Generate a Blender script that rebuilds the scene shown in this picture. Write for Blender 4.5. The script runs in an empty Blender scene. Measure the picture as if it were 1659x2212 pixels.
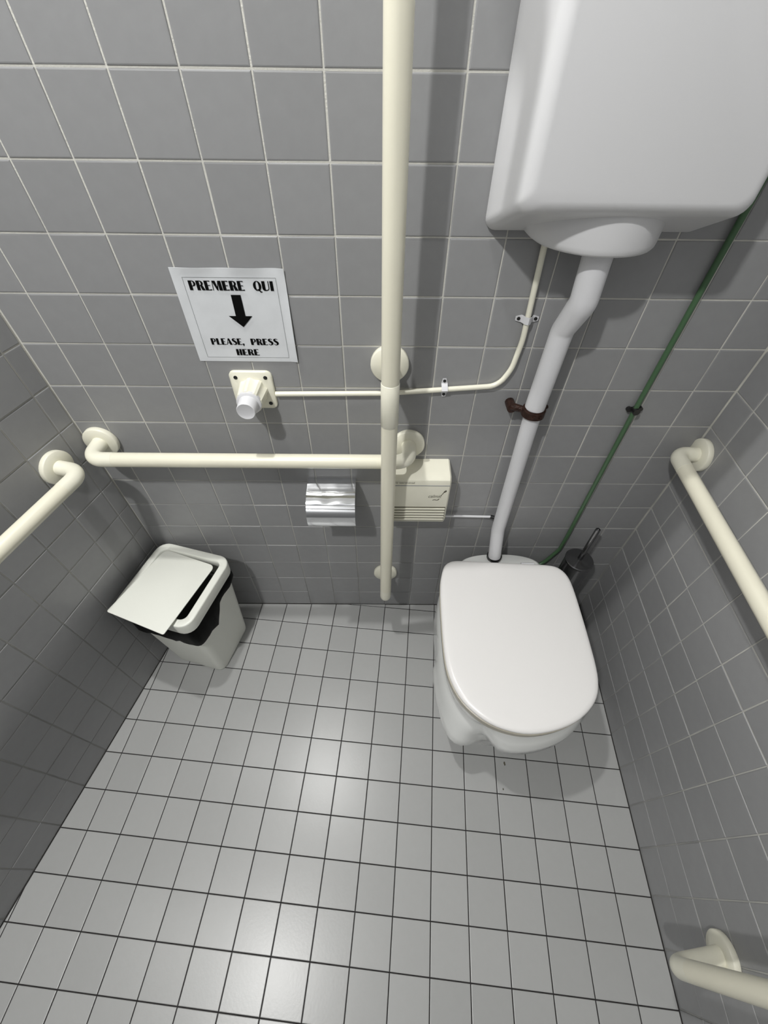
import bpy, bmesh, math, random
from mathutils import Vector, Matrix
random.seed(7)
S = 0.1            # every length below is in decimetres (one tile = 1), S turns it into metres
SC = bpy.context.scene
COL = SC.collection

# ------------------------------------------------------------------ camera
cam = bpy.data.cameras.new('camera'); camo = bpy.data.objects.new('camera', cam); COL.objects.link(camo)
cam.sensor_fit = 'HORIZONTAL'; cam.sensor_width = 36.0
cam.lens = 899.82 / 1659 * 36.0
cam.clip_start = 0.01; cam.clip_end = 50
R = Matrix(((0.9999585, -0.0071184, -0.0056782), (0.0015914, 0.7506106, -0.6607429), (0.0089655, 0.6607065, 0.7505908)))
CAMP = Vector((0.8477, -8.4193, 15.2610))
camo.matrix_world = Matrix.Translation(CAMP * S) @ R.to_4x4()
SC.camera = camo
# ------------------------------------------------------------------ world, lamps, exposure
W = bpy.data.worlds.new('world'); SC.world = W; W.use_nodes = True
W.node_tree.nodes['Background'].inputs[0].default_value = (0.9, 0.95, 1.0, 1)
W.node_tree.nodes['Background'].inputs[1].default_value = 0.0
SC.view_settings.view_transform = 'Standard'; SC.view_settings.look = 'None'
SC.view_settings.gamma = 1.0; SC.view_settings.use_curve_mapping = False
SC.view_settings.exposure = 0.18
CEIL = 28.6
LAMPS = [(-3.8, -1.75, 28.0, 60.0, 0.36), (-6.5, -13.4, 28.0, 92.0, 0.42)]
def lamp(i, x, y, z, power, rad):
    l = bpy.data.lights.new('lamp_light', 'SPOT'); l.energy = power; l.shadow_soft_size = rad * S
    l.spot_size = math.radians(156); l.spot_blend = 0.25
    l.color = (1.0, 0.995, 0.975)
    o = bpy.data.objects.new('lamp_light', l); COL.objects.link(o); o.location = Vector((x, y, z)) * S
    return o
LAMP_OBJ = [lamp(i, *a) for i, a in enumerate(LAMPS)]

# ------------------------------------------------------------------ materials
def mat(name, col, rough=0.5, metal=0.0, coat=0.0, var=0.0, noise=0.0, nscale=40, bump=0.0, bscale=200, spec=0.5, rvar=0.0):
    m = bpy.data.materials.new(name); m.use_nodes = True
    nt = m.node_tree; b = nt.nodes['Principled BSDF']
    b.inputs['Roughness'].default_value = rough; b.inputs['Metallic'].default_value = metal
    b.inputs['Coat Weight'].default_value = coat; b.inputs['Coat Roughness'].default_value = 0.08
    b.inputs['Specular IOR Level'].default_value = spec
    tc = nt.nodes.new('ShaderNodeTexCoord')
    last = None
    rgb = nt.nodes.new('ShaderNodeRGB'); rgb.outputs[0].default_value = (*col, 1); last = rgb.outputs[0]
    def scale_by(fac):
        nonlocal last
        mx = nt.nodes.new('ShaderNodeVectorMath'); mx.operation = 'SCALE'
        nt.links.new(last, mx.inputs[0]); nt.links.new(fac, mx.inputs['Scale']); last = mx.outputs[0]
    if noise > 0:
        n = nt.nodes.new('ShaderNodeTexNoise'); n.inputs['Scale'].default_value = nscale; n.inputs['Detail'].default_value = 4
        nt.links.new(tc.outputs['Object'], n.inputs['Vector'])
        r = nt.nodes.new('ShaderNodeMapRange'); r.inputs[1].default_value = 0.25; r.inputs[2].default_value = 0.75
        r.inputs[3].default_value = 1 - noise; r.inputs[4].default_value = 1 + noise
        nt.links.new(n.outputs['Fac'], r.inputs[0]); scale_by(r.outputs[0])
    if var > 0:
        oi = nt.nodes.new('ShaderNodeObjectInfo')
        r = nt.nodes.new('ShaderNodeMapRange'); r.inputs[3].default_value = 1 - var; r.inputs[4].default_value = 1 + var
        nt.links.new(oi.outputs['Random'], r.inputs[0]); scale_by(r.outputs[0])
    nt.links.new(last, b.inputs['Base Color'])
    if rvar > 0:
        n = nt.nodes.new('ShaderNodeTexNoise'); n.inputs['Scale'].default_value = 9; n.inputs['Detail'].default_value = 5
        g = nt.nodes.new('ShaderNodeNewGeometry'); nt.links.new(g.outputs['Position'], n.inputs['Vector'])
        r = nt.nodes.new('ShaderNodeMapRange'); r.inputs[1].default_value = 0.3; r.inputs[2].default_value = 0.7
        r.inputs[3].default_value = rough - rvar; r.inputs[4].default_value = rough + rvar
        nt.links.new(n.outputs['Fac'], r.inputs[0]); nt.links.new(r.outputs[0], b.inputs['Roughness'])
    if bump > 0:
        n = nt.nodes.new('ShaderNodeTexNoise'); n.inputs['Scale'].default_value = bscale; n.inputs['Detail'].default_value = 3
        nt.links.new(tc.outputs['Object'], n.inputs['Vector'])
        bp = nt.nodes.new('ShaderNodeBump'); bp.inputs['Strength'].default_value = bump; bp.inputs['Distance'].default_value = 0.002
        nt.links.new(n.outputs['Fac'], bp.inputs['Height']); nt.links.new(bp.outputs[0], b.inputs['Normal'])
    return m
M = {}
M['wall_tile'] = mat('wall_tile', (0.290, 0.292, 0.296), 0.34, var=0.035, noise=0.03, bump=0.10, bscale=60, spec=0.4)
M['floor_tile'] = mat('floor_tile', (0.415, 0.418, 0.412), 0.30, var=0.045, noise=0.012, nscale=60, bump=0.05, bscale=150)
def grout_mat(name, clean, dirty, z0, z1):
    m = mat(name, clean, 0.85, bump=0.4, bscale=400); nt = m.node_tree; b = nt.nodes['Principled BSDF']
    g = nt.nodes.new('ShaderNodeNewGeometry'); sp = nt.nodes.new('ShaderNodeSeparateXYZ'); nt.links.new(g.outputs['Position'], sp.inputs[0])
    n = nt.nodes.new('ShaderNodeTexNoise'); n.inputs['Scale'].default_value = 7; n.inputs['Detail'].default_value = 5
    nt.links.new(g.outputs['Position'], n.inputs['Vector'])
    r = nt.nodes.new('ShaderNodeMapRange'); r.inputs[1].default_value = z0 * S; r.inputs[2].default_value = z1 * S
    nt.links.new(sp.outputs['Z'], r.inputs[0])
    a = nt.nodes.new('ShaderNodeMath'); a.operation = 'MULTIPLY_ADD'; a.inputs[1].default_value = 1.6; a.inputs[2].default_value = -0.8
    nt.links.new(n.outputs['Fac'], a.inputs[0])
    s = nt.nodes.new('ShaderNodeMath'); s.operation = 'ADD'; s.use_clamp = True
    nt.links.new(r.outputs[0], s.inputs[0]); nt.links.new(a.outputs[0], s.inputs[1])
    mx = nt.nodes.new('ShaderNodeMix'); mx.data_type = 'RGBA'
    mx.inputs['A'].default_value = (*dirty, 1); mx.inputs['B'].default_value = (*clean, 1)
    nt.links.new(s.outputs[0], mx.inputs['Factor']); nt.links.new(mx.outputs['Result'], b.inputs['Base Color'])
    return m
M['grout'] = grout_mat('wall_grout', (0.64, 0.63, 0.58), (0.30, 0.30, 0.29), 0.5, 10.0)
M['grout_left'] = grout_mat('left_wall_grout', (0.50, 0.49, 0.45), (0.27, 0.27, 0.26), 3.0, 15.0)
M['floor_grout'] = mat('floor_grout', (0.022, 0.020, 0.020), 0.9, noise=0.3)
M['plaster'] = mat('plaster', (0.75, 0.75, 0.73), 0.9, noise=0.03)
M['cream'] = mat('cream_nylon', (0.83, 0.80, 0.655), 0.33, noise=0.02, nscale=12)
M['cream_light'] = mat('cream_nylon_fitting', (0.84, 0.82, 0.69), 0.35, noise=0.02)
M['ceramic'] = mat('white_ceramic', (0.80, 0.81, 0.79), 0.12, coat=0.6)
M['cistern'] = mat('cistern_plastic', (0.70, 0.70, 0.71), 0.32)
M['lid'] = mat('seat_plastic', (0.86, 0.845, 0.83), 0.26)
M['seat'] = mat('seat_ring_plastic', (0.52, 0.485, 0.40), 0.35)
M['white'] = mat('white_plastic', (0.72, 0.72, 0.74), 0.3)
M['bin'] = mat('bin_plastic', (0.84, 0.85, 0.78), 0.38)
M['black'] = mat('black_plastic', (0.012, 0.012, 0.012), 0.35)
M['bag'] = mat('bin_liner', (0.003, 0.003, 0.003), 0.4, bump=0.3, bscale=40, spec=0.04)
M['chrome'] = mat('chrome', (0.80, 0.81, 0.83), 0.09, metal=1.0)
M['chrome_wrinkled'] = mat('chrome_dented', (0.86, 0.87, 0.89), 0.10, metal=1.0, bump=0.12, bscale=14)
M['steel'] = mat('brushed_steel', (0.22, 0.22, 0.225), 0.2, metal=1.0)
M['paper'] = mat('laminated_paper', (0.72, 0.74, 0.76), 0.22, noise=0.06, nscale=18, bump=0.25, bscale=30)
M['ink'] = mat('black_ink', (0.004, 0.004, 0.004), 0.6, spec=0.08)
M['inkgrey'] = mat('grey_ink', (0.33, 0.34, 0.35), 0.5)
M['inksoft'] = mat('worn_ink', (0.10, 0.09, 0.06), 0.5)
M['rust'] = mat('rusty_steel', (0.035, 0.014, 0.009), 0.45, metal=0.3, noise=0.5, nscale=120, bump=0.6, bscale=300)
M['green'] = mat('green_sheath', (0.065, 0.135, 0.065), 0.32)
M['tissue'] = mat('tissue', (0.8, 0.8, 0.78), 0.9)
M['holder_dark'] = mat('recess_dark', (0.03, 0.03, 0.028), 0.6)

# ------------------------------------------------------------------ helpers
def finish(name, bm, m, parent=None, smooth=38, loc=(0, 0, 0)):
    bmesh.ops.recalc_face_normals(bm, faces=bm.faces[:])
    me = bpy.data.meshes.new(name)
    bmesh.ops.scale(bm, vec=(S, S, S), verts=bm.verts[:])
    bm.to_mesh(me); bm.free()
    if smooth:
        for p in me.polygons: p.use_smooth = True
        me.set_sharp_from_angle(angle=math.radians(smooth))
    for mm in (m if isinstance(m, (list, tuple)) else [m]): me.materials.append(mm)
    o = bpy.data.objects.new(name, me); COL.objects.link(o)
    o.location = Vector(loc) * S
    if parent is not None:
        o.parent = parent
        o.location = Vector(loc) * S - parent.location
    return o
def thing(name, label, cat, loc, group=None):
    o = bpy.data.objects.new(name, None); COL.objects.link(o); o.empty_display_size = 0.02
    o.location = Vector(loc) * S; o['label'] = label; o['category'] = cat
    if group: o['group'] = group
    return o
def sub(o, parent):
    o.parent = parent; o.location = o.location - parent.matrix_basis.translation if parent.parent is None else o.location
    return o
def child_of(o, parent, root):
    """parent o (built in world space, location 0) under a part whose own offset is -root.location"""
    o.parent = parent; o.location = (0, 0, 0)
    return o
def box(bm, x0, x1, y0, y1, z0, z1, bev=0.0, seg=2):
    r = bmesh.ops.create_cube(bm, size=1.0)
    vs = r['verts']
    for v in vs:
        v.co = Vector((x0 + (v.co.x + .5) * (x1 - x0), y0 + (v.co.y + .5) * (y1 - y0), z0 + (v.co.z + .5) * (z1 - z0)))
    if bev > 0:
        es = list({e for v in vs for e in v.link_edges})
        bmesh.ops.bevel(bm, geom=es, offset=bev, segments=seg, affect='EDGES', profile=0.5)
def loft(bm, rings, cap0=True, cap1=True, closed=True):
    vr = [[bm.verts.new(p) for p in r] for r in rings]
    n = len(rings[0])
    for a, b in zip(vr, vr[1:]):
        for i in range(n if closed else n - 1):
            j = (i + 1) % n
            bm.faces.new((a[i], a[j], b[j], b[i]))
    if cap0: bm.faces.new(list(reversed(vr[0])))
    if cap1: bm.faces.new(vr[-1])
    return vr
def fillet(pts, rad, seg=8):
    pts = [Vector(p) for p in pts]
    if not isinstance(rad, (list, tuple)): rad = [rad] * len(pts)
    out = [pts[0]]
    for i in range(1, len(pts) - 1):
        a, b, c = pts[i - 1], pts[i], pts[i + 1]
        u = (a - b).normalized(); w = (c - b).normalized()
        ang = u.angle(w)
        if ang > math.pi - 1e-3: out.append(b); continue
        d = min(rad[i] / math.tan(ang / 2), (a - b).length * .49, (c - b).length * .49)
        r = d * math.tan(ang / 2)
        cen = b + (u + w).normalized() * (r / math.sin(ang / 2))
        p0 = b + u * d - cen; p1 = b + w * d - cen
        tot = p0.angle(p1); ax = p0.cross(p1).normalized()
        for k in range(seg + 1): out.append(cen + Matrix.Rotation(tot * k / seg, 3, ax) @ p0)
    out.append(pts[-1])
    return out
def tube(bm, path, r, n=16, cap=True):
    path = [Vector(p) for p in path]
    rr = r if isinstance(r, (list, tuple)) else [r] * len(path)
    t0 = (path[1] - path[0]).normalized()
    up = Vector((0, 0, 1)) if abs(t0.z) < .9 else Vector((1, 0, 0))
    nx = t0.cross(up).normalized(); prev = t0; rings = []
    for i, p in enumerate(path):
        t = ((path[min(i + 1, len(path) - 1)] - p).normalized() + (p - path[max(i - 1, 0)]).normalized())
        t = t.normalized() if t.length > 1e-6 else prev
        q = prev.rotation_difference(t); nx = q @ nx; prev = t
        ny = t.cross(nx).normalized()
        rings.append([p + (nx * math.cos(a) + ny * math.sin(a)) * rr[i] for a in [2 * math.pi * k / n for k in range(n)]])
    loft(bm, rings, cap, cap)
def lathe(bm, prof, origin, axis=(0, 0, 1), n=32, sx=1.0, sy=1.0):
    """prof: (radius, height) list along the axis"""
    ax = Vector(axis).normalized(); up = Vector((1, 0, 0)) if abs(ax.x) < .9 else Vector((0, 1, 0))
    u = (up - ax * up.dot(ax)).normalized(); w = ax.cross(u)
    o = Vector(origin)
    rings = [[o + ax * h + (u * math.cos(a) * sx + w * math.sin(a) * sy) * max(r, 1e-4) for a in [2 * math.pi * k / n for k in range(n)]] for r, h in prof]
    loft(bm, rings)
def rrect(cx, cy, hw, hd, r, z, ang=0.0, n=6):
    pts = []
    for k, (sx, sy) in enumerate(((1, 1), (-1, 1), (-1, -1), (1, -1))):
        for i in range(n + 1):
            a = math.pi / 2 * (k + i / n)
            pts.append((sx * (hw - r) + r * math.cos(a), sy * (hd - r) + r * math.sin(a)))
    c, s = math.cos(ang), math.sin(ang)
    return [Vector((cx + c * x - s * y, cy + s * x + c * y, z)) for x, y in pts]
def smooth_closed(pts, k=4):
    n = len(pts); out = []
    for i in range(n):
        p0, p1, p2, p3 = (Vector(pts[(i + j - 1) % n]) for j in range(4))
        for s in range(k):
            t = s / k
            out.append(0.5 * ((2 * p1) + (-p0 + p2) * t + (2 * p0 - 5 * p1 + 4 * p2 - p3) * t * t + (-p0 + 3 * p1 - 3 * p2 + p3) * t ** 3))
    return out

# ------------------------------------------------------------------ convex polygon tools for the tiles
def clip(poly, a, b, c):                      # keeps a*x + b*y <= c
    out = []
    for i in range(len(poly)):
        p, q = poly[i], poly[(i + 1) % len(poly)]
        dp, dq = a * p[0] + b * p[1] - c, a * q[0] + b * q[1] - c
        if dp <= 0: out.append(p)
        if dp * dq < 0:
            t = dp / (dp - dq); out.append((p[0] + t * (q[0] - p[0]), p[1] + t * (q[1] - p[1])))
    return out
def clean(poly):
    out = []
    for p in poly:
        if not out or math.hypot(p[0] - out[-1][0], p[1] - out[-1][1]) > .004: out.append(p)
    if len(out) > 1 and math.hypot(out[0][0] - out[-1][0], out[0][1] - out[-1][1]) < .004: out.pop()
    return out
def inset(poly, d):
    res = poly
    n = len(poly)
    for i in range(n):
        p, q = poly[i], poly[(i + 1) % n]
        ex, ey = q[0] - p[0], q[1] - p[1]; L = math.hypot(ex, ey)
        if L < 1e-6: continue
        nx, ny = ey / L, -ex / L              # outward for CCW
        res = clip(res, nx, ny, nx * p[0] + ny * p[1] - d)
        if len(res) < 3: return []
    return clean(res)
def area(poly): return .5 * sum(poly[i][0] * poly[(i + 1) % len(poly)][1] - poly[(i + 1) % len(poly)][0] * poly[i][1] for i in range(len(poly)))
def tile_geo(bm, poly, T, gap, bev, depth, lift=0.0):
    """poly in the wall plane, T maps (u, v, out) to world; a tile with bevelled face edges, no back"""
    a = inset(poly, gap); b = inset(poly, gap + bev * .35); c = inset(poly, gap + bev)
    if len(a) < 3 or len(b) != len(a) or len(c) != len(a) or area(c) < .0004:
        return tile_geo(bm, poly, T, gap * .5, bev * .3, depth, lift) if gap > .005 else False
    rings = [[T(p[0], p[1], -depth) for p in a], [T(p[0], p[1], lift - bev * .62) for p in a],
             [T(p[0], p[1], lift - bev * .16) for p in b], [T(p[0], p[1], lift) for p in c]]
    loft(bm, rings, False, True)
    return True

def project(P):
    d = R.transposed() @ (Vector(P) - CAMP)
    if d.z > -.05: return None
    return (829.5 + 899.82 * d.x / -d.z, 1106 - 899.82 * d.y / -d.z)
def in_frame(pts, mg=25):
    for P in pts:
        q = project(P)
        if q and -mg < q[0] < 1659 + mg and -mg < q[1] < 2212 + mg: return True
    return False

FACE = {}
def lay_tiles(root, polys, T, frame, gap, bev, m, lift_amt=.006):
    """polys: list of (poly, is_full, (cu, cv)). Visible ones are parts, the rest is one joined part."""
    rest = bmesh.new(); cnt = 0; nrest = 0
    full_me = None
    vis = []
    for poly, full, c in polys:
        v = in_frame([T(*p, 0) for p in poly] + [T(*c, 0)])
        vis.append(v)
    # nearest first so the limit of 300 keeps the largest
    order = sorted(range(len(polys)), key=lambda i: (Vector(T(*polys[i][2], 0)) - CAMP).length)
    for i in order:
        poly, full, c = polys[i]
        if vis[i] and cnt < 298:
            lift = random.uniform(-lift_amt, lift_amt)
            if full and full_me is not None:
                o = bpy.data.objects.new('tile', full_me); COL.objects.link(o)
            else:
                bm = bmesh.new()
                pl = [(p[0] - c[0], p[1] - c[1]) for p in poly]
                if not tile_geo(bm, pl, lambda u, v, w: Vector((u, v, w)), gap, bev, .14): bm.free(); continue
                bmesh.ops.scale(bm, vec=(S, S, S), verts=bm.verts[:])
                bmesh.ops.recalc_face_normals(bm, faces=bm.faces[:])
                me = bpy.data.meshes.new('tile'); bm.to_mesh(me); bm.free(); me.materials.append(m)
                if full: full_me = me
                o = bpy.data.objects.new('tile', me); COL.objects.link(o)
            mm = frame.copy(); mm.translation = Vector(T(c[0], c[1], lift)) * S
            o.parent = root
            o.matrix_basis = Matrix.Translation(-root.location) @ mm @ Matrix.Rotation(random.uniform(-.0035, .0035), 4, 'X') @ Matrix.Rotation(random.uniform(-.0035, .0035), 4, 'Y')
            cnt += 1
        else:
            if tile_geo(rest, poly, T, gap, bev, .14): nrest += 1
    if nrest:
        o = finish('tile_field', rest, m, root, smooth=0); o['kind'] = 'stuff'
    else: rest.free()
    print('TILES', root.name, cnt, nrest)

# ------------------------------------------------------------------ room shell
XL0, XLS = -6.743, 0.23378          # left wall   x = XL0 + XLS*y
XR0, XRS = 8.984, 0.08755           # right wall  x = XR0 + XRS*y
YF = -17.0                          # unseen wall behind the photographer
ZO = -0.0273                        # wall joints sit at integer + ZO
def struct(o): o['kind'] = 'structure'; return o
TH = 1.2
def slab(name, outline, z0, z1, m):
    bm = bmesh.new(); loft(bm, [[Vector((x, y, z0)) for x, y in outline], [Vector((x, y, z1)) for x, y in outline]])
    return struct(finish(name, bm, m, smooth=0))
def lx(y): return XL0 + XLS * y
def rx(y): return XR0 + XRS * y
GR = 0.014                          # grout lies this far behind the tile faces
fl = slab('floor', [(lx(1.5) - TH * 1.1, 1.2), (lx(YF - 1.2) - 1.3, YF - 1.2), (rx(YF - 1.2) + 1.3, YF - 1.2), (rx(1.5) + 1.3, 1.2)], -TH, -GR, M['floor_grout'])
wb = slab('wall_back', [(lx(0) - 1.5, GR), (rx(0) + 1.5, GR), (rx(0) + 1.5, GR + TH), (lx(0) - 1.5, GR + TH)], -GR, CEIL, M['grout'])
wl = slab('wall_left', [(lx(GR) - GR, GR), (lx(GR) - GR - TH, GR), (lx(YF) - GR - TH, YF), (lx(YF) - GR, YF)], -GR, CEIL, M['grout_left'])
wr = slab('wall_right', [(rx(GR) + GR, GR), (rx(YF) + GR, YF), (rx(YF) + GR + TH, YF), (rx(GR) + GR + TH, GR)], -GR, CEIL, M['grout'])
wf = slab('wall_front', [(lx(YF) - 1.5, YF), (lx(YF) - 1.5, YF - TH), (rx(YF) + 1.5, YF - TH), (rx(YF) + 1.5, YF)], -GR, CEIL, M['wall_tile'])
ce = slab('ceiling', [(lx(1.5) - TH, 1.2), (lx(YF - 1.2) - 1.3, YF - 1.2), (rx(YF - 1.2) + 1.3, YF - 1.2), (rx(1.5) + 1.3, 1.2)], CEIL, CEIL + .6, M['plaster'])

GAP, BEV = 0.012, 0.022
# back wall
def Tb(u, v, w): return Vector((u, -w, v))
polys = []
for i in range(-7, 9):
    for k in range(-1, 30):
        a = [(i, k + ZO), (i + 1, k + ZO), (i + 1, k + 1 + ZO), (i, k + 1 + ZO)]
        p = clip(a, -1, 0, -(XL0 + .01)); p = clip(p, 1, 0, XR0 - .01); p = clip(p, 0, -1, -.008); p = clip(p, 0, 1, CEIL)
        p = clean(p)
        if len(p) < 3 or area(p) < .015: continue
        polys.append((p, area(p) > .999, (sum(q[0] for q in p) / len(p), sum(q[1] for q in p) / len(p))))
fb = Matrix(((1, 0, 0, 0), (0, 0, -1, 0), (0, 1, 0, 0), (0, 0, 0, 1)))
lay_tiles(wb, polys, Tb, fb, GAP, BEV, M['wall_tile'])
# side walls: u runs from the back corner towards the photographer
def side(root, x0, slope, first, sgn, length):
    L = math.hypot(1, slope); dy = -1 / L; dx = -slope / L      # direction towards the viewer
    nrm = Vector((-dy * 1, dx, 0)) if sgn > 0 else Vector((dy, -dx, 0))
    # inward normal
    def T(u, v, w): return Vector((x0 + dx * u, dy * u, v)) + nrm * w
    polys = []
    for i in range(-1, int(length) + 1):
        for k in range(-1, 30):
            a = [(i + first, k + ZO), (i + 1 + first, k + ZO), (i + 1 + first, k + 1 + ZO), (i + first, k + 1 + ZO)]
            p = clip(a, -1, 0, -.01); p = clip(p, 0, -1, -.008); p = clip(p, 0, 1, CEIL); p = clip(p, 1, 0, length); p = clean(p)
            if len(p) < 3 or area(p) < .015: continue
            polys.append((p, area(p) > .999, (sum(q[0] for q in p) / len(p), sum(q[1] for q in p) / len(p))))
    u = Vector((dx, dy, 0))
    fr = Matrix(((u.x, 0, nrm.x, 0), (u.y, 0, nrm.y, 0), (0, 1, 0, 0), (0, 0, 0, 1)))
    lay_tiles(root, polys, T, fr, GAP, BEV, M['wall_tile'])
    return T, u, nrm
TL, UL, NL = side(wl, XL0, XLS, 0.465, 1, -YF / math.cos(math.atan(XLS)) - .02)
TR, UR, NR = side(wr, XR0, XRS, 0.785, -1, -YF / math.cos(math.atan(XRS)) - .02)
print('normals', NL, NR)
# floor: grid turned a little against the back wall
FX, FY, FA, FS = 2.9995, -0.3175, -0.08860, 0.99717
def Tf(u, v, w):
    c, s = math.cos(FA), math.sin(FA)
    return Vector((FX + c * u - s * v, FY + s * u + c * v, w))
def inv(x, y):
    c, s = math.cos(FA), math.sin(FA); x -= FX; y -= FY
    return (c * x + s * y, -s * x + c * y)
def halfplane(p, q, inside):
    p, q, t = inv(*p), inv(*q), inv(*inside)
    a, b = q[1] - p[1], -(q[0] - p[0]); L = math.hypot(a, b); a /= L; b /= L; c = a * p[0] + b * p[1]
    if a * t[0] + b * t[1] > c: a, b, c = -a, -b, -c
    return a, b, c - .006
HP = [halfplane((lx(0), 0), (lx(YF), YF), (0, -3)), halfplane((rx(0), 0), (rx(YF), YF), (0, -3)), halfplane((-1, 0), (1, 0), (0, -3)), halfplane((-1, YF), (1, YF), (0, -3))]
polys = []
for i in range(-16, 12):
    for j in range(-22, 6):
        p = [(i * FS, j * FS), ((i + 1) * FS, j * FS), ((i + 1) * FS, (j + 1) * FS), (i * FS, (j + 1) * FS)]
        for h in HP:
            if len(p) >= 3: p = clip(p, *h)
        p = clean(p)
        if len(p) < 3 or area(p) < .0008: continue
        polys.append((p, area(p) > .9935, (sum(q[0] for q in p) / len(p), sum(q[1] for q in p) / len(p))))
c_, s_ = math.cos(FA), math.sin(FA)
lay_tiles(fl, polys, Tf, Matrix(((c_, -s_, 0, 0), (s_, c_, 0, 0), (0, 0, 1, 0), (0, 0, 0, 1))), 0.0125, 0.013, M['floor_tile'], .003)

# ------------------------------------------------------------------ ceiling lamps (above the frame)
for i, (x, y, z, pw, rad) in enumerate(LAMPS):
    t = thing('ceiling_light', ['round ceiling light above the back wall, left of the cistern', 'round ceiling light behind the photographer, nearer the left wall'][i], 'light', (x, y, CEIL), 'ceiling lights')
    bm = bmesh.new(); lathe(bm, [(.02, -.22), (.5, -.22), (.62, -.16), (.7, 0)], (x, y, CEIL), n=32)
    finish('base', bm, M['plaster'], t)
    LAMP_OBJ[i].parent = t; LAMP_OBJ[i].location = Vector((x, y, z)) * S - t.location

# ------------------------------------------------------------------ toilet
LIDO = [(3.15,-.92),(3.55,-.92),(4.29,-.96),(5.49,-1.02),(6.13,-1.07),(6.40,-1.20),(6.56,-1.47),(6.61,-1.92),(6.59,-2.82),(6.55,-3.64),(6.50,-4.28),(6.41,-4.70),(6.25,-5.03),(5.96,-5.33),(5.53,-5.60),(4.98,-5.78),(4.42,-5.85),(3.94,-5.79),(3.48,-5.62),(3.09,-5.33),(2.80,-4.97),(2.61,-4.48),(2.545,-3.86),(2.56,-2.85),(2.61,-1.94),(2.68,-1.50),(2.80,-1.14),(2.96,-.98)]
LIDS = smooth_closed([Vector((x, y, 0)) for x, y in LIDO], 3)
LC = Vector((4.57, -3.3, 0))
def offs(pts, d):
    n = len(pts); out = []
    for i in range(n):
        t = (pts[(i + 1) % n] - pts[i - 1]).normalized()
        nn = Vector((t.y, -t.x, 0))
        if nn.dot(pts[i] - LC) < 0: nn = -nn
        out.append(pts[i] + nn * d)
    return out
def at_z(pts, z): return [Vector((p.x, p.y, z)) for p in pts]
toilet = thing('toilet', 'white ceramic toilet with closed lid standing against the tiled back wall', 'toilet', (4.57, -3.2, 0))
bm = bmesh.new()
rings = []
ROUT = offs(LIDS, -.05)
def body_ring(z):
    out = []
    for p in ROUT:
        d = p - LC; a = math.atan2(d.y, d.x)      # -pi/2 = front
        fr = max(0.0, -math.sin(a))               # 1 at the front
        da = math.degrees(a)
        # crease at the front-left, between the side lobe and the front lobe
        cre = math.exp(-((da + 113) / 6.5) ** 2) * math.exp(-((z - 2.75) / .75) ** 2)
        front = 1 / (1 + math.exp((-113 - da) / 3.5)) * (1 / (1 + math.exp((da + 12) / 6)))
        # side profile (trap wall swelling low) and front profile (bowl swelling high, tucking in under)
        def prof(tab):
            for (z0, s0), (z1, s1) in zip(tab, tab[1:]):
                if z0 <= z <= z1:
                    t = (z - z0) / (z1 - z0); t = t * t * (3 - 2 * t); return s0 + (s1 - s0) * t
            return tab[-1][1]
        sside = prof([(0, .78), (.4, .80), (1.4, .94), (2.2, 1.065), (2.9, 1.01), (3.4, .94), (3.75, .995), (4.3, 1.0)])
        sfront = prof([(0, .74), (.4, .76), (1.6, .82), (2.4, .92), (2.95, 1.075), (3.3, 1.07), (3.65, .955), (3.9, .96), (4.3, .985)])
        s = sside * (1 - front) + sfront * front - .10 * cre + .075 * math.exp(-((da + 128) / 12) ** 2) * math.exp(-((z - 2.1) / .7) ** 2)
        if a > 0.3:                                # towards the wall the body stays narrow
            s = min(s, 1.0)
        out.append(Vector((LC.x + d.x * s * (1 - .0 * fr), LC.y + d.y * s, z)))
    return out
zs = [0, .15, .4, .8, 1.2, 1.6, 1.9, 2.2, 2.45, 2.7, 2.95, 3.15, 3.3, 3.45, 3.6, 3.72, 3.84, 3.93, 3.98]
rings = [body_ring(z) for z in zs]
rings.append([Vector((LC.x + (p.x - LC.x) * .97, LC.y + (p.y - LC.y) * .97, 4.03)) for p in rings[-1]])
rings.append([Vector((LC.x + (p.x - LC.x) * .78, LC.y + (p.y - LC.y) * .80, 4.03)) for p in rings[-2]])
rings.append([Vector((LC.x + (p.x - LC.x) * .66, LC.y + (p.y - LC.y) * .70, 3.2)) for p in rings[-3]])
loft(bm, rings)
for v in bm.verts: v.co.y = min(v.co.y, -.62)
# rear platform carrying the flush inlet
arc = [Vector((4.63 + 1.30 * math.cos(a) * (abs(math.cos(a)) ** -.15 if abs(math.cos(a)) > .05 else 1), -1.55 + .93 * math.sin(a), 0)) for a in [math.pi * k / 24 for k in range(25)]] + [Vector((3.35, -2.4, 0)), Vector((5.9, -2.4, 0))]
loft(bm, [at_z(arc, 2.2), at_z(arc, 3.9)] + [[Vector((4.63 + (p.x - 4.63) * k, -1.5 + (p.y + 1.5) * (k if p.y > -2 else 1), z)) for p in arc] for k, z in ((.985, 4.0), (.95, 4.03))])
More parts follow.
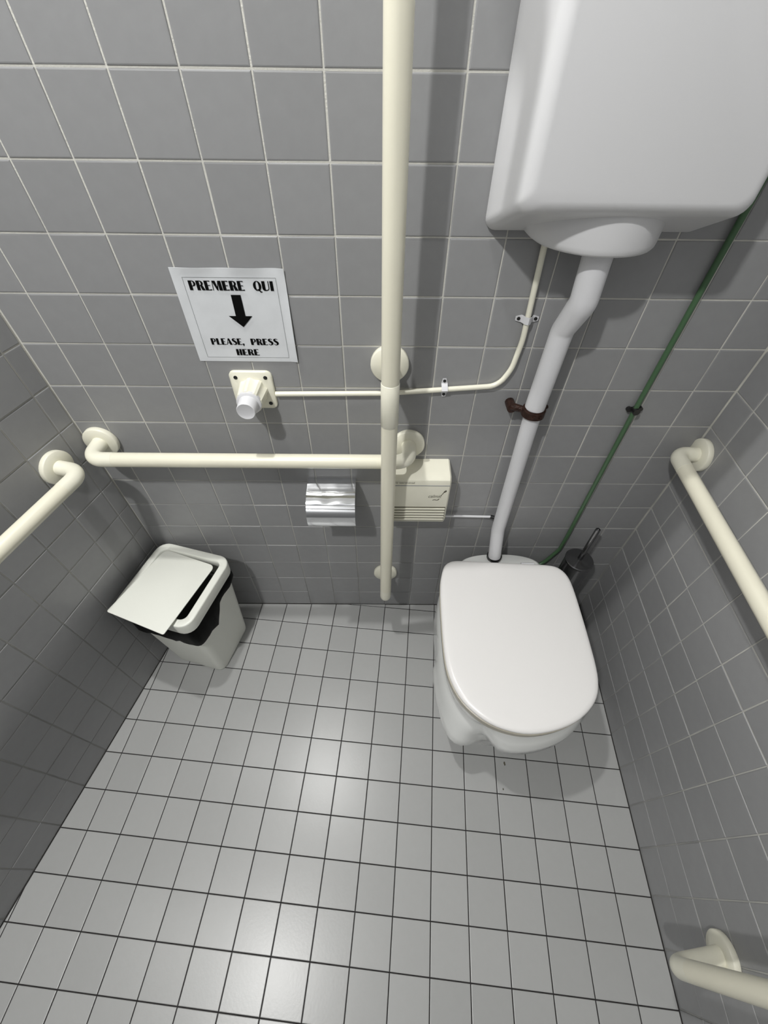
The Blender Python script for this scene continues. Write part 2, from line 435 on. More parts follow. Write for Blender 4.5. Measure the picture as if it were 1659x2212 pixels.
# rear hump under the lid hinge, carrying the flush inlet
loft(bm, [[Vector((4.63 + (p.x - 4.63) * k, -.50 - (1 - (p.y + 1.55) / .93) * .42 * k - (1 - k) * .3, z)) for p in arc[:25]] for k, z in ((1.0, 3.9), (1.0, 4.15), (.97, 4.23), (.9, 4.25))])
finish('bowl', bm, M['ceramic'], toilet, smooth=60)
bm = bmesh.new()
loft(bm, [at_z(offs(LIDS, -.08), 4.035), at_z(offs(LIDS, -.02), 4.06), at_z(offs(LIDS, .0), 4.30), at_z(offs(LIDS, -.06), 4.335), at_z([LC + (p - LC) * .7 for p in LIDS], 4.335), at_z([LC + (p - LC) * .7 for p in LIDS], 4.035)], True, True)
finish('seat', bm, M['seat'], toilet)
bm = bmesh.new()
loft(bm, [at_z(offs(LIDS, -.09), 4.355), at_z(offs(LIDS, -.01), 4.365), at_z(offs(LIDS, .0), 4.42), at_z(offs(LIDS, -.015), 4.45), at_z(offs(LIDS, -.05), 4.485), at_z(offs(LIDS, -.12), 4.50), at_z([LC + (p - LC) * .88 for p in LIDS], 4.508), at_z([LC + (p - LC) * .5 for p in LIDS], 4.52)])
finish('lid', bm, M['lid'], toilet, smooth=50)
for k, xx in enumerate((3.75, 5.45)):
    bm = bmesh.new(); tube(bm, [(xx - .2, -.98, 4.36), (xx + .2, -.98, 4.36)], .06, 12)
    finish('hinge', bm, M['white'], toilet)

# ------------------------------------------------------------------ cistern
cist = thing('cistern', 'large white high-level cistern mounted on the back wall above the toilet', 'cistern', (4.4, 0, 15))
bm = bmesh.new()
TOPZ = 17.6
def tank_ring(y, x0, x1, z0, z1, r):
    cx, cz = (x0 + x1) / 2, (z0 + z1) / 2
    return [Vector((p.x, y, p.y)) for p in rrect(cx, cz, (x1 - x0) / 2, (z1 - z0) / 2, r, 0)]
rings = []
D = 1.45
for t, ins in [(0, .05), (.03, .01), (.06, 0), (.2, 0), (.4, 0), (.6, 0), (.80, 0), (.87, 0)] + [(.87 + .13 * math.sin(a), .17 * (1 - math.cos(a))) for a in [math.pi / 2 * k / 7 for k in range(1, 8)]]:
    rings.append(tank_ring(-D * t, 2.55 + .20 * t + ins, 6.25 - .26 * t - ins, 13.08 + .60 * t + ins * .75, TOPZ - ins, .19))
loft(bm, rings)
finish('tank', bm, M['cistern'], cist, smooth=60)
bm = bmesh.new()
prof = [(.02, 13.03), (.90, 13.033), (.97, 13.05), (1.0, 13.09), (1.01, 13.16), (1.02, 13.45), (1.02, 13.9)]
n = 56; rings = []
for r, z in prof:
    ring = []
    for k in range(n):
        a = 2 * math.pi * k / n; c, s = math.cos(a), math.sin(a)
        flare = 1.0 + (.0 if c > 0 else .28 * min(1, max(0, (z - 13.03) / .25)) * c * c)
        ring.append(Vector((4.36 + c * r * (.99 if c > 0 else flare), min(-.28 + s * r * .95, 0), z)))
    rings.append(ring)
loft(bm, rings)
finish('outlet_housing', bm, M['cistern'], cist, smooth=70)

# ------------------------------------------------------------------ flush pipe
fp = thing('flush_pipe', 'white plastic flush pipe running down the wall from cistern to toilet', 'pipe', (4.36, 0, 8))
bm = bmesh.new()
UPP = fillet([(4.36, -.74, 13.025), (4.40, -.74, 12.20), (4.34, -.41, 11.55), (4.30, -.40, 9.78)], [0, .38, .38, 0], 7)
tube(bm, UPP, [.245 if p.z > 11.9 else (.238 if p.z > 11.65 else .222) for p in UPP], 24)
finish('upper_pipe', bm, M['white'], fp, smooth=50)
bm = bmesh.new()
tube(bm, fillet([(4.30, -.40, 9.8), (4.40, -.42, 5.4), (4.46, -.68, 4.36)], [0, .7, 0], 8), .195, 24)
finish('lower_pipe', bm, M['white'], fp, smooth=50)
bm = bmesh.new(); lathe(bm, [(.215, 0), (.23, .02), (.23, .12), (.2, .10)], (4.46, -.66, 4.262), n=24)
finish('rubber_seal', bm, M['black'], fp)
bm = bmesh.new()
cz, cx, cy = 9.66, 4.30, -.40
lathe(bm, [(.235, -.09), (.262, -.08), (.262, .08), (.235, .09)], (cx, cy, cz), n=28)
tube(bm, [(cx - .21, cy + .08, cz), (cx - .50, cy + .17, cz + .03)], [.075, .095], 12)
tube(bm, [(cx - .47, cy + .1, cz), (cx - .47, cy + .42, cz)], .11, 12)
tube(bm, [(cx + .2, cy + .12, cz), (cx + .36, cy + .2, cz)], [.07, .05], 10)
tube(bm, [(cx - .05, cy - .2, cz + .02), (cx - .055, cy - .29, cz + .02)], .035, 8)
tube(bm, [(cx + .09, cy - .2, cz), (cx + .10, cy - .285, cz)], .035, 8)
o = finish('pipe_clamp', bm, M['rust'], fp); o['label'] = 'dark rusty metal clamp ring'

# ------------------------------------------------------------------ thin conduit, green cable, drain rod
cd = thing('flush_tube', 'thin cream tube running from the push button along the wall up to the cistern', 'tube', (1, 0, 10))
bm = bmesh.new()
tube(bm, fillet([(-1.60, -.085, 9.86), (.8, -.085, 9.90), (1.6, -.085, 9.96), (3.45, -.085, 10.12), (3.66, -.085, 10.55), (3.73, -.085, 11.2), (3.70, -.085, 12.0), (3.66, -.10, 13.02)], [0, 1, 2, .8, .8, 2, 2, 0], 6), .058, 12)
finish('tube', bm, M['cream_light'], cd, smooth=60)
def saddle(x, z, ang, root):
    bm = bmesh.new(); c, s = math.cos(ang), math.sin(ang)          # ang: direction across the tube
    def P(u, w, y): return Vector((x + c * u - s * w, y, z + s * u + c * w))
    prof = [(-.23, -.012), (-.115, -.012), (-.09, -.05), (-.06, -.125), (0, -.162), (.06, -.125), (.09, -.05), (.115, -.012), (.23, -.012)]
    for a, b in ((prof, None),):
        front = []
        for w in (-.07, .07):
            front.append([P(u, w * (1 if abs(u) < .2 else .55), y - .02) for u, y in a])
        back = [[v + Vector((0, .02, 0)) for v in r] for r in front]
        loft(bm, [front[0], front[1], back[1], back[0], front[0]], False, False, closed=False)
    o1 = finish('saddle_clip', bm, M['white'], root, smooth=40)
    for u in (-.17, .17):
        b2 = bmesh.new(); p = P(u, 0, -.022); lathe(b2, [(.036, 0), (.036, .02), (.015, .03)], p, (0, -1, 0), 10)
        k = finish('screw', b2, M['black']); child_of(k, o1, root)
saddle(2.25, 10.03, math.radians(93), cd); saddle(3.72, 11.60, 0.0, cd)
gc = thing('earth_cable', 'thin dark green cable running up the back wall right of the cistern', 'cable', (6.85, 0, 9))
bm = bmesh.new()
tube(bm, fillet([(5.9, -.30, 3.0), (6.52, -.10, 3.15), (6.84, -.09, 3.95), (6.86, -.09, 4.7), (6.82, -.09, 9.5), (6.84, -.09, 12.0), (6.89, -.09, 16), (6.89, -.09, CEIL)], [0, .5, .6, 1, 1, 1, 1, 0], 5), .058, 12)
finish('sheath', bm, M['green'], gc, smooth=60)
bm = bmesh.new(); box(bm, 6.70, 6.96, -.06, 0, 9.47, 9.55, .015); tube(bm, [(6.82, -.03, 9.51), (6.83, -.19, 9.51)], .085, 10); tube(bm, [(6.70, -.08, 9.5), (6.70, 0, 9.5)], .06, 10); tube(bm, [(6.96, -.08, 9.52), (6.96, 0, 9.52)], .055, 10)
finish('cable_clip', bm, M['black'], gc)
rd = thing('link_tube', 'short thin white tube between the wall dispenser and the flush pipe', 'tube', (3.5, 0, 5.65))
bm = bmesh.new(); tube(bm, [(2.55, -.10, 5.66), (4.22, -.14, 5.67)], .036, 12); finish('tube', bm, M['white'], rd)
bm = bmesh.new(); tube(bm, [(4.16, -.14, 5.67), (4.27, -.17, 5.67)], .062, 12); o = finish('end_cap', bm, M['black'], rd); o['label'] = 'black end cap'

# ------------------------------------------------------------------ grab bars
RB = .178
def flange(root, p, nrm):
    p = Vector(p); nrm = Vector(nrm).normalized()
    bm = bmesh.new(); lathe(bm, [(.40, 0), (.415, .02), (.415, .12), (.395, .145), (.2, .15)], p, nrm, 40)
    finish('flange', bm, M['cream_light'], root, smooth=50)
def hbar(label, p, u, nrm, L, off):
    """p: first flange centre on the wall, u: along the wall"""
    p, u, nrm = Vector(p), Vector(u).normalized(), Vector(nrm).normalized()
    t = thing('grab_bar', label, 'grab bar', p, 'cream grab bars')
    a, b = p, p + u * L
    flange(t, a, nrm); flange(t, b, nrm)
    path = fillet([a + nrm * .1, a + nrm * off, b + nrm * off, b + nrm * .1], [0, .42, .42, 0], 10)
    h = len(path) // 2
    bm = bmesh.new(); tube(bm, path[:h] + [a + nrm * off + u * .62], RB * 1.02, 24); finish('elbow', bm, M['cream_light'], t, smooth=60)
    bm = bmesh.new(); tube(bm, [b + nrm * off - u * .62] + path[h:], RB * 1.02, 24); finish('elbow', bm, M['cream_light'], t, smooth=60)
    bm = bmesh.new(); tube(bm, [a + nrm * off + u * .6, b + nrm * off - u * .6], RB, 24); finish('rail', bm, M['cream'], t, smooth=60)
    return t
hbar('cream horizontal grab bar on the back wall above the chrome paper holder', (-6.30, 0, 8.42), (1, 0, 0), (0, -1, 0), 7.82, .76)
hbar('cream grab bar on the dark left wall above the waste bin', TL(1.06, 8.42, 0), UL, NL, 7.82, .74)
hbar('cream grab bar sloping along the right wall beside the toilet', TR(.37, 8.38, 0), UR, NR, 7.82, .66)
def vpole(label, base, nrm, off, zb, zm, ztop, shift=(0, 0, 0)):
    base, nrm = Vector(base), Vector(nrm).normalized()
    t = thing('grab_pole', label, 'grab pole', (base.x, base.y, zb), 'cream vertical grab poles')
    B = Vector((base.x, base.y, 0))
    flange(t, B + Vector((0, 0, zb)), nrm)
    ax = B + nrm * off + Vector(shift)
    bm = bmesh.new(); tube(bm, fillet([B + nrm * .1 + Vector((0, 0, zb)), ax + Vector((0, 0, zb)), ax + Vector((0, 0, zb + .75))], [0, .42, 0], 10), RB * 1.0, 24)
    finish('elbow', bm, M['cream_light'], t, smooth=60)
    bm = bmesh.new(); tube(bm, [ax + Vector((0, 0, zb + .73)), ax + Vector((0, 0, ztop - .7))], RB, 24); finish('rail', bm, M['cream'], t, smooth=60)
    if zm:
        bm = bmesh.new(); lathe(bm, [(RB, -.50), (RB * 1.05, -.49), (RB * 1.05, .49), (RB, .50)], ax + Vector((0, 0, zm - .28)), n=24)
        tube(bm, [B + nrm * .1 + Vector((0, 0, zm)), ax + Vector((0, 0, zm))], RB * .95, 24)
        finish('tee_sleeve', bm, M['cream_light'], t, smooth=50)
        flange(t, B + Vector((0, 0, zm)), nrm)
    bm = bmesh.new(); tube(bm, fillet([ax + Vector((0, 0, ztop - .72)), ax + Vector((0, 0, ztop)), B + nrm * .1 + Vector((0, 0, ztop))], [0, .42, 0], 10), RB, 24)
    finish('elbow', bm, M['cream_light'], t, smooth=60)
    flange(t, B + Vector((0, 0, ztop)), nrm)
    return t
vpole('tall cream vertical pole standing off the back wall left of the cistern', (1.0, 0, 0), (0, -1, 0), 1.18, 2.46, 10.62, 18.6)
pr = TR(9.67, 0, 0)
vpole('cream vertical pole in the lower right corner, off the right wall', pr, NR, 1.2, 2.62, 0, 10.6, (0, -0.24, 0))

# ------------------------------------------------------------------ push button
pb = thing('flush_button', 'cream pneumatic push button on a square plate under the paper sign', 'button', (-2.1, 0, 9.93))
bm = bmesh.new()
pl = rrect(-2.09, 9.93, .475, .475, .13, 0)
loft(bm, [[Vector((p.x, 0, p.y)) for p in pl], [Vector((p.x, -.05, p.y)) for p in pl], [Vector((-2.09 + (p.x + 2.09) * .95, -.07, 9.93 + (p.y - 9.93) * .95)) for p in pl]])
pt = finish('plate', bm, M['cream_light'], pb, smooth=50)
for sx in (-1, 1):
    for sz in (-1, 1):
        bm = bmesh.new(); lathe(bm, [(.045, 0), (.045, .012), (.01, .02)], (-2.09 + sx * .33, -.066, 9.93 + sz * .33), (0, -1, 0), 12)
        k = finish('screw_hole', bm, M['black']); child_of(k, pt, pb)
bm = bmesh.new()
n = 8; rings = []
for y, r in ((0.06, .33), (.55, .285)):
    ring = []
    for k in range(32):
        a = 2 * math.pi * k / 32; q = k % 4
        rr = r * (1.0 if q in (0, 1) else .90)
        ring.append(Vector((-2.09 + rr * math.cos(a), -y, 9.93 + rr * math.sin(a))))
    rings.append(ring)
loft(bm, rings)
finish('collar', bm, M['cream_light'], pb, smooth=25)
bm = bmesh.new(); lathe(bm, [(.27, .50), (.27, .58), (.235, .60)], (-2.09, 0, 9.93), (0, -1, 0), 32); finish('ring', bm, M['white'], pb)
bm = bmesh.new(); lathe(bm, [(.215, .55), (.205, .86), (.19, .885), (.16, .875), (.02, .86)], (-2.09, 0, 9.93), (0, -1, 0), 32); finish('knob', bm, M['white'], pb, smooth=50)

# ------------------------------------------------------------------ paper sign with hand-cut lettering
sg = thing('paper_sign', 'laminated white paper sign with a black down arrow taped to the back wall', 'sign', (-2.04, 0, 11.55))
SX0, SX1, SZ0, SZ1 = -3.10, -.985, 10.62, 12.46
bm = bmesh.new(); nx, nz = 28, 26; g = []
for j in range(nz + 1):
    row = []
    for i in range(nx + 1):
        u, v = i / nx, j / nz
        x = SX0 + (SX1 - SX0) * u; z = SZ0 + (SZ1 - SZ0) * v
        y = -.016 - .004 * math.sin(5 * u + 2) * math.sin(3.1 * v) - .045 * max(0, u - .93) / .07 * (.6 + .4 * math.sin(6 * v)) - .03 * max(0, v - .925) / .075 * math.sin(7 * u) ** 2
        row.append((x, y, z))
    g.append(row)
fv = [[bm.verts.new(p) for p in r] for r in g]; bv = [[bm.verts.new((p[0], min(p[1] + .008, -.001), p[2])) for p in r] for r in g]
for j in range(nz):
    for i in range(nx):
        bm.faces.new((fv[j][i], fv[j][i + 1], fv[j + 1][i + 1], fv[j + 1][i]))
        bm.faces.new((bv[j][i], bv[j + 1][i], bv[j + 1][i + 1], bv[j][i + 1]))
for i in range(nx):
    bm.faces.new((fv[0][i], bv[0][i], bv[0][i + 1], fv[0][i + 1])); bm.faces.new((fv[nz][i], fv[nz][i + 1], bv[nz][i + 1], bv[nz][i]))
for j in range(nz):
    bm.faces.new((fv[j][0], fv[j + 1][0], bv[j + 1][0], bv[j][0])); bm.faces.new((fv[j][nx], bv[j][nx], bv[j + 1][nx], fv[j + 1][nx]))
finish('sheet', bm, M['paper'], sg, smooth=60)
K, k_ = .27, .065
def bar(x0, x1, y0, y1): return [(x0, y0), (x1, y0), (x1, y1), (x0, y1)]
def bowl(x0, y0, y1, w, thick, thin, n=14):
    cy, hy = (y0 + y1) / 2, (y1 - y0) / 2; qs = []
    for i in range(n):
        a, b = -math.pi / 2 + math.pi * i / n, -math.pi / 2 + math.pi * (i + 1) / n
        o = lambda t: (x0 + w * math.cos(t) ** .8 if math.cos(t) > 1e-6 else x0, cy + hy * math.sin(t))
        q = lambda t: (x0 + (w - thick) * math.cos(t) ** .8 if math.cos(t) > 1e-6 else x0, cy + (hy - thin) * math.sin(t))
        qs.append([o(a), o(b), q(b), q(a)])
    return qs
def ringq(cx, cy, rx_, ry_, thick, thin, a0=0, a1=2 * math.pi, n=28):
    qs = []
    for i in range(n):
        a, b = a0 + (a1 - a0) * i / n, a0 + (a1 - a0) * (i + 1) / n
        o = lambda t: (cx + rx_ * math.cos(t), cy + ry_ * math.sin(t)); q = lambda t: (cx + (rx_ - thick) * math.cos(t), cy + (ry_ - thin) * math.sin(t))
        qs.append([o(a), o(b), q(b), q(a)])
    return qs
def stroke(pts):                                  # (x, y, halfwidth)
    qs = []
    out = []
    for i in range(len(pts)):
        p, q = pts[max(i - 1, 0)], pts[min(i + 1, len(pts) - 1)]
        dx, dy = q[0] - p[0], q[1] - p[1]; L = math.hypot(dx, dy) or 1
        out.append(((pts[i][0] - dy / L * pts[i][2], pts[i][1] + dx / L * pts[i][2]), (pts[i][0] + dy / L * pts[i][2], pts[i][1] - dx / L * pts[i][2])))
    for a, b in zip(out, out[1:]): qs.append([a[0], b[0], b[1], a[1]])
    return qs
def spts():
    c = [(.47, .84), (.36, .965), (.22, .96), (.12, .84), (.16, .68), (.30, .54), (.42, .40), (.45, .22), (.34, .06), (.19, .035), (.05, .17)]
    h = [.035, .035, .06, .11, .135, .14, .14, .11, .06, .035, .035]
    out = []
    n = len(c)
    for i in range(n - 1):
        for s in range(4):
            t = s / 4; P = [c[max(i - 1, 0)], c[i], c[i + 1], c[min(i + 2, n - 1)]]
            f = lambda k: .5 * (2 * P[1][k] + (P[2][k] - P[0][k]) * t + (2 * P[0][k] - 5 * P[1][k] + 4 * P[2][k] - P[3][k]) * t * t + (3 * P[1][k] - P[0][k] - 3 * P[2][k] + P[3][k]) * t ** 3)
            out.append((f(0), f(1), h[i] + (h[i + 1] - h[i]) * t))
    return out + [(*c[-1], h[-1])]
G = {
 'I': (.30, [bar(0, K, 0, 1)]),
 'E': (.56, [bar(0, K, 0, 1), [(K, 0), (.53, 0), (.56, .11), (K, k_)], [(K, 1), (K, 1 - k_), (.52, .90), (.50, 1)], bar(K, .46, .47, .47 + k_)]),
 'L': (.54, [bar(0, K, 0, 1), [(K, 0), (.52, 0), (.55, .12), (K, k_)]]),
 'H': (.62, [bar(0, K, 0, 1), bar(K, .40, .48, .48 + k_), bar(.36, .60, 0, 1)]),
 'P': (.60, [bar(0, K, 0, 1)] + bowl(K, .40, 1.0, .32, .17, k_)),
 'R': (.64, [bar(0, K, 0, 1)] + bowl(K, .46, 1.0, .31, .17, k_) + [[(.30, .49), (.40, 0), (.68, 0), (.50, .50)]]),
 'M': (.86, [[(.02, 0), (.07, 0), (.13, 1), (.08, 1)], [(.08, 1), (.34, 1), (.50, .02), (.38, 0)], [(.38, 0), (.46, 0), (.62, 1), (.57, 1)], [(.57, 1), (.82, 1), (.86, 0), (.59, 0)]]),
 'A': (.66, [[(0, 0), (.06, 0), (.32, 1), (.26, 1)], [(.24, 1), (.42, 1), (.68, 0), (.38, 0)], bar(.10, .42, .27, .33)]),
 'U': (.66, [bar(0, K, .28, 1), bar(.54, .61, .28, 1)] + stroke([(.135, .30, .135), (.15, .17, .13), (.20, .085, .10), (.29, .045, .055), (.40, .045, .045), (.50, .10, .04), (.56, .20, .036), (.575, .30, .035)])),
 'Q': (.72, ringq(.35, .5, .35, .52, .22, .05) + stroke([(.30, .10, .03), (.40, .13, .05), (.50, .02, .06), (.60, -.14, .07), (.72, -.12, .03)])),
 'S': (.56, stroke(spts())),
 ',': (.26, [bar(0, .2, 0, .2), [(.06, .02), (.2, .02), (.10, -.20), (.03, -.18)]]),
 ' ': (.30, []),
}
def text_mesh(txt, x0, x1, z0, hgt, y, name, parent, m, track=.05):
    w = sum(G[c][0] + track for c in txt) - track; sx = (x1 - x0) / w
    bm = bmesh.new(); cur = 0
    for c in txt:
        for q in G[c][1]:
            vs = [Vector((x0 + (cur + px) * sx, y, z0 + pz * hgt)) for px, pz in q]
            a = [bm.verts.new(v) for v in vs]; b = [bm.verts.new(v + Vector((0, .003, 0))) for v in vs]
            n = len(a)
            try:
                bm.faces.new(a); bm.faces.new(list(reversed(b)))
                for i in range(n): bm.faces.new((a[i], b[i], b[(i + 1) % n], a[(i + 1) % n]))
            except ValueError: pass
        cur += G[c][0] + track
    return finish(name, bm, m, parent, smooth=0)
YS = -.0245
text_mesh('PREMERE', -2.82, -1.78, 12.07, .17, YS, 'printed_text', sg, M['ink'])
text_mesh('QUI', -1.61, -1.225, 12.07, .17, YS, 'printed_text', sg, M['ink'])
text_mesh('PLEASE,', -2.73, -2.04, 10.995, .135, YS, 'printed_text', sg, M['ink'])
text_mesh('PRESS', -1.905, -1.33, 10.995, .135, YS, 'printed_text', sg, M['ink'])
text_mesh('HERE', -2.26, -1.78, 10.765, .135, YS, 'printed_text', sg, M['ink'])
bm = bmesh.new()
ar = [(-2.075, 11.99), (-1.89, 11.99), (-1.89, 11.59), (-1.755, 11.59), (-1.98, 11.37), (-2.22, 11.59), (-2.08, 11.59)]
loft(bm, [[Vector((x, YS + .003, z)) for x, z in ar], [Vector((x, YS, z)) for x, z in ar]])
finish('printed_arrow', bm, M['ink'], sg, smooth=0)
bm = bmesh.new()
for a in ((-2.905, -1.165, 12.295, 12.301), (-2.905, -1.165, 10.714, 10.720), (-2.908, -2.902, 10.715, 12.3), (-1.168, -1.162, 10.715, 12.3)):
    box(bm, a[0], a[1], YS, YS + .003, a[2], a[3])
finish('printed_border', bm, M['inkgrey'], sg, smooth=0)

# ------------------------------------------------------------------ wall dispenser
ds = thing('sanitary_dispenser', 'cream plastic wall dispenser with louvred grille partly behind the vertical pole', 'dispenser', (1.8, 0, 7))
DX0, DX1, DY = 0.92, 2.66, -.72
bm = bmesh.new()
prof = [(0, 5.98), (-.56, 5.98), (-.66, 6.05), (-.70, 6.18), (-.70, 6.72), (-.72, 6.80), (-.72, 7.62), (-.69, 7.72), (-.60, 7.78), (0, 7.86)]
rings = []
for x, ins in ((DX0, .035), (DX0 + .04, 0), (DX1 - .04, 0), (DX1, .035)):
    rings.append([Vector((x, min(0, y + (ins if y < -.1 else 0)), z + (ins if z < 6.2 else (-ins if z > 7.6 else 0)))) for y, z in prof])
loft(bm, rings)
finish('casing', bm, M['cream_light'], ds, smooth=30)
bm = bmesh.new(); box(bm, DX0 + .1, DX1 - .03, DY - .008, DY + .02, 7.555, 7.575)
finish('lid_seam', bm, M['inkgrey'], ds, smooth=0)
for i, z in enumerate((6.70, 6.59, 6.48, 6.37, 6.26)):
    bm = bmesh.new(); box(bm, DX0 + .08, DX1 - .06, -.735, -.68, z - .072, z - .018, .012, 2)
    finish('louvre_slat', bm, M['cream_light'], ds, smooth=40)
bm = bmesh.new(); box(bm, DX0 + .06, DX1 - .05, -.704, -.66, 6.14, 6.72)
finish('grille_recess', bm, M['inksoft'], ds, smooth=0)
# printed logo: word, flag and flourish
def font_text(txt, x0, x1, z0, hgt, y, name, parent, m, shear=0.0):
    cu = bpy.data.curves.new('t', 'FONT'); cu.body = txt; cu.size = 1.0; cu.shear = shear
    ob = bpy.data.objects.new('t', cu); COL.objects.link(ob)
    bpy.context.view_layer.update()
    me = bpy.data.meshes.new_from_object(ob.evaluated_get(bpy.context.evaluated_depsgraph_get()))
    bpy.data.objects.remove(ob)
    xs = [v.co.x for v in me.vertices]; ys = [v.co.y for v in me.vertices]
    sx = (x1 - x0) / (max(xs) - min(xs)); sy = hgt / (max(ys) - min(ys)); mx, my = min(xs), min(ys)
    for v in me.vertices: v.co = Vector(((x0 + (v.co.x - mx) * sx), y, z0 + (v.co.y - my) * sy)) * S
    me.materials.append(m); me.name = name
    o = bpy.data.objects.new(name, me); COL.objects.link(o); o.parent = parent; o.location = -parent.location
    return o
LY = DY - .003
font_text('calmic', 2.10, 2.46, 7.11, .115, LY, 'printed_logo', ds, M['inksoft'], .25)
bm = bmesh.new()
def flat(q):
    a = [bm.verts.new((x, LY, z)) for x, z in q]; b = [bm.verts.new((x, LY + .002, z)) for x, z in q]; n = len(a)
    bm.faces.new(a); bm.faces.new(list(reversed(b)))
    for i in range(n): bm.faces.new((a[i], b[i], b[(i + 1) % n], a[(i + 1) % n]))
for q in stroke([(2.40, 7.14, .006), (2.45, 7.22, .008), (2.49, 7.29, .012)]): flat(q)
flat([(2.475, 7.285), (2.505, 7.365), (2.55, 7.405), (2.575, 7.355), (2.53, 7.315)])
for q in stroke([(2.22, 7.005, .006), (2.26, 7.035, .012), (2.30, 7.03, .012), (2.34, 7.01, .010), (2.37, 7.03, .014), (2.40, 7.07, .010)]): flat(q)
finish('printed_mark', bm, M['inksoft'], ds, smooth=0)
font_text('Sani terminal', 1.08, 1.70, 7.635, .055, DY - .001, 'printed_text', ds, M['inksoft'])

# ------------------------------------------------------------------ chrome paper holder
ph = thing('toilet_paper_holder', 'dented chrome toilet paper holder with curved cover under the grab bar', 'paper holder', (-.55, 0, 6.6))
prof = [(-.01, 7.14), (-.06, 7.175), (-.30, 7.17), (-.60, 7.09), (-.84, 6.99), (-.87, 6.95), (-.86, 6.92), (-.895, 6.90), (-.93, 6.86), (-.92, 6.83), (-.96, 6.80), (-1.00, 6.74), (-1.03, 6.67), (-1.05, 6.59), (-1.055, 6.50), (-1.05, 6.41), (-1.03, 6.32), (-1.00, 6.23), (-.955, 6.15)]
def sheet(bm, x0, x1, prof, t, sag=0.0, n=10):
    def nrm(i):
        a, b = prof[max(i - 1, 0)], prof[min(i + 1, len(prof) - 1)]
        d = Vector((b[0] - a[0], b[1] - a[1])).normalized(); return Vector((d.y, -d.x))
    outer, inner = [], []
    for k in range(n + 1):
        x = x0 + (x1 - x0) * k / n
        o_, i_ = [], []
        for i, (y, z) in enumerate(prof):
            nn = nrm(i)
            dent = 0
            if 1 < i < 5: dent = sag * math.exp(-((x + .62) / .16) ** 2) * (1 if i == 3 else .55) + .4 * sag * math.sin(11 * x + i * 2)
            o_.append(Vector((x, y + dent * .4, z - dent))); i_.append(Vector((x, min(y - nn.x * -t * 0 + t, -.002), z - t)))
        outer.append(o_); inner.append(i_)
    rings = [o_ + list(reversed(i_)) for o_, i_ in zip(outer, inner)]
    loft(bm, rings)
bm = bmesh.new(); sheet(bm, -1.20, .125, prof, .02, .009, 24)
o = finish('cover', bm, M['chrome_wrinkled'], ph, smooth=45)
for x in (-1.17, .085):
    bm = bmesh.new(); rings = []
    sd = [(0, 7.10), (-.3, 7.12), (-.8, 6.95), (-.95, 6.60), (-.8, 6.35), (-.3, 6.25), (0, 6.25)]
    loft(bm, [[Vector((x, y, z)) for y, z in sd], [Vector((x + .02, y, z)) for y, z in sd]])
    finish('side_plate', bm, M['chrome'], ph, smooth=0)
bm = bmesh.new(); lathe(bm, [(.44, 0), (.44, 1.08)], (-1.08, -.47, 6.60), (1, 0, 0), 40); finish('paper_roll', bm, M['tissue'], ph, smooth=50)

# ------------------------------------------------------------------ waste bin
BX, BY, BA = -5.50, -1.63, math.radians(-15)
bn = thing('waste_bin', 'white plastic swing-top waste bin with black liner in the left corner', 'bin', (BX, BY, 0))
bm = bmesh.new()
loft(bm, [rrect(BX, BY, .90, .90, .22, 0, BA), rrect(BX, BY, .94, .94, .26, .03, BA), rrect(BX, BY, .955, .955, .27, .12, BA), rrect(BX, BY, 1.17, 1.17, .30, 3.8, BA),
          rrect(BX, BY, 1.14, 1.14, .28, 3.8, BA), rrect(BX, BY, .92, .92, .25, .15, BA)])
finish('body', bm, M['bin'], bn, smooth=50)
bm = bmesh.new()
def lobe(ring_z, hw, amp, seed):
    pts = rrect(BX, BY, hw, hw, .30, ring_z, BA, 6); out = []
    for i in range(len(pts)):                  # subdivide the sides so the hem can wander
        a, b = pts[i], pts[(i + 1) % len(pts)]; m_ = max(1, round((b - a).length / hw * 8))
        for s in range(m_): out.append(a + (b - a) * s / m_)
    res = []
    for p in out:
        d = Vector((p.x - BX, p.y - BY)); ang = math.atan2(d.y, d.x) - BA
        deg = (math.degrees(ang) + 180) % 360 - 180
        w = .03 * math.sin(9 * ang + 2 * seed) + .02 * math.sin(17 * ang)
        dip = .50 / (1 + math.exp((deg + 2) / 3.5)) / (1 + math.exp((-172 - deg) / 5)) + .16 * math.exp(-((deg + 16) / 12) ** 2)
        q = 1 + .012 * math.sin(23 * ang + seed)
        res.append(Vector((BX + d.x * q, BY + d.y * q, p.z - amp * (w + dip))))
    return res
loft(bm, [lobe(3.95, 1.185, 0, 0), lobe(3.62, 1.23, .2, 1.0), lobe(3.42, 1.235, .9, 1.2), lobe(3.32, 1.20, 1.0, 1.2), lobe(3.34, 1.10, 1.0, 1.2)], False, False)
finish('bin_liner', bm, M['bag'], bn, smooth=60)
bm = bmesh.new()
HW = 1.275
rg = [rrect(BX, BY, HW - .05, HW - .05, .34, 3.77, BA), rrect(BX, BY, HW - .02, HW - .02, .36, 3.78, BA), rrect(BX, BY, HW, HW, .38, 4.205, BA), rrect(BX, BY, HW - .010, HW - .010, .37, 4.235, BA), rrect(BX, BY, HW - .03, HW - .03, .35, 4.247, BA),
      rrect(BX, BY, 1.06, 1.06, .20, 4.25, BA), rrect(BX, BY, 1.035, 1.035, .18, 4.22, BA), rrect(BX, BY, 1.035, 1.035, .18, 3.95, BA), rrect(BX, BY, 1.09, 1.09, .2, 3.83, BA)]
loft(bm, rg + [rg[0]], False, False)
bmesh.ops.remove_doubles(bm, verts=bm.verts[:], dist=.001)
finish('lid_frame', bm, M['bin'], bn, smooth=50)
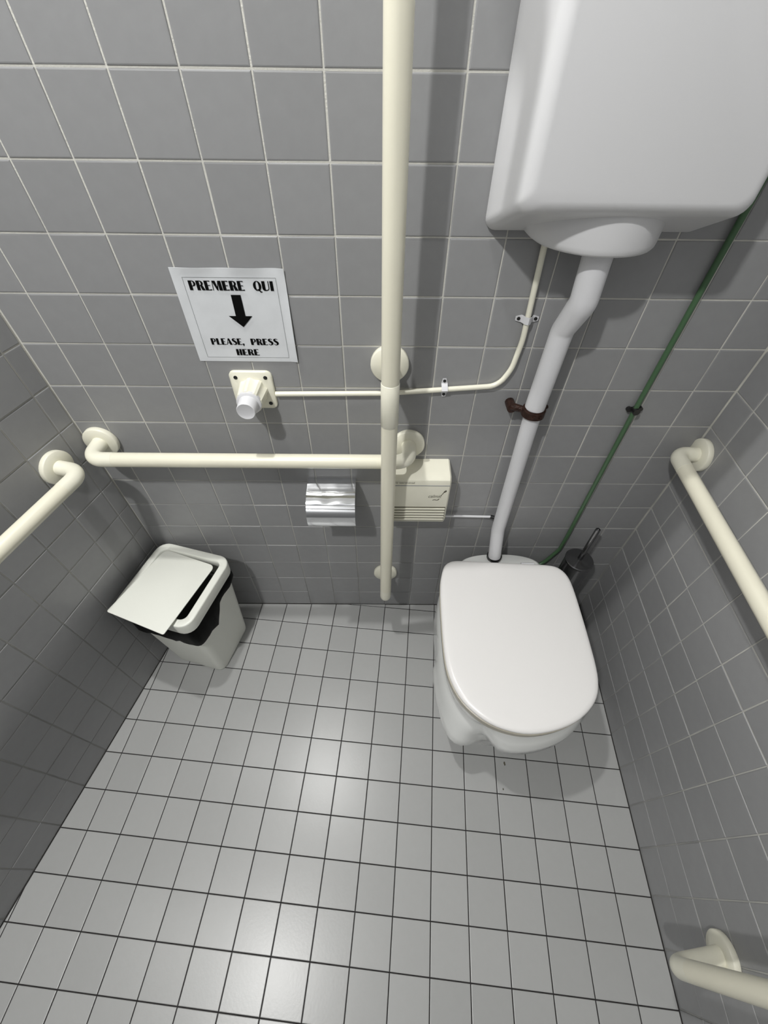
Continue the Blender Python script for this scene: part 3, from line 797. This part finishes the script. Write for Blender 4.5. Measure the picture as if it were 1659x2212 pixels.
bm = bmesh.new(); loft(bm, [rrect(BX, BY, 1.02, 1.02, .2, 3.3, BA), rrect(BX, BY, 1.02, 1.02, .2, 3.35, BA)]); finish('dark_inside', bm, M['holder_dark'], bn)
# swing flap: pushed out over the front rim, its back edge dipping in
q = [Vector((-6.17, -.40, 4.24)), Vector((-4.45, -.95, 4.13)), Vector((-5.10, -3.42, 4.44)), Vector((-6.94, -2.74, 4.47))]
cen = sum(q, Vector()) / 4
ex = ((q[1] - q[0]) + (q[2] - q[3])).normalized(); ey = ((q[0] - q[3]) + (q[1] - q[2])); ey = (ey - ex * ey.dot(ex)).normalized(); ez = ex.cross(ey)
def quadpts(r, dz, grow=0.0):
    pts = []
    rr = [r * 1.2, r * 1.0, r * .35, r * .35]
    for k in range(4):
        a, b, c = q[k - 1], q[k], q[(k + 1) % 4]
        u, w = (a - b).normalized(), (c - b).normalized()
        bb = b - (u + w) * grow; d = rr[k]
        for s in range(7):
            t = s / 6; p = (bb + u * d) * (1 - t) ** 2 + bb * 2 * t * (1 - t) + (bb + w * d) * t * t
            pts.append(p + ez * dz)
    return pts
bm = bmesh.new(); loft(bm, [quadpts(.2, -.045, -.01), quadpts(.2, -.03, 0), quadpts(.2, -.008, 0), quadpts(.2, 0, -.015)])
finish('swing_flap', bm, M['bin'], bn, smooth=35)

# ------------------------------------------------------------------ toilet brush
tb = thing('toilet_brush', 'steel toilet brush in a dark round holder behind the toilet, right side', 'toilet brush', (7.19, -.74, 0))
bx, by = 7.19, -.74
bm = bmesh.new(); lathe(bm, [(.40, 0), (.42, .03), (.42, 4.22), (.40, 4.26)], (bx, by, 0), n=40); finish('holder', bm, M['steel'], tb, smooth=50)
bm = bmesh.new(); lathe(bm, [(.435, 4.24), (.44, 4.26), (.44, 4.30), (.42, 4.325), (.12, 4.34), (.07, 4.36)], (bx, by, 0), n=40); finish('holder_lid', bm, M['steel'], tb, smooth=30)
bm = bmesh.new(); lathe(bm, [(.075, 4.3), (.075, 5.80), (.068, 5.83), (.055, 5.835), (.05, 5.79)], (bx, by, 0), n=20); finish('handle', bm, M['steel'], tb, smooth=40)

# ------------------------------------------------------------------ dirt flecks on the floor
for i, (x, y, r, lab) in enumerate([(4.83, -5.66, .035, 'tiny dark dirt fleck on the floor just in front of the toilet'), (4.66, -6.34, .02, 'smaller dark dirt fleck on the floor further in front of the toilet')]):
    bm = bmesh.new(); rr = [Vector((x + r * math.cos(a) * (.6 + .5 * random.random()), y + r * 1.7 * math.sin(a) * (.7 + .5 * random.random()), .004)) for a in [2 * math.pi * k / 9 for k in range(9)]]
    loft(bm, [rr, [Vector((p.x * .7 + x * .3, p.y * .7 + y * .3, .018)) for p in rr]])
    o = finish('dirt_fleck', bm, M['inksoft'], None, smooth=0); o['label'] = lab; o['category'] = 'dirt'; o['group'] = 'dirt flecks on the floor'
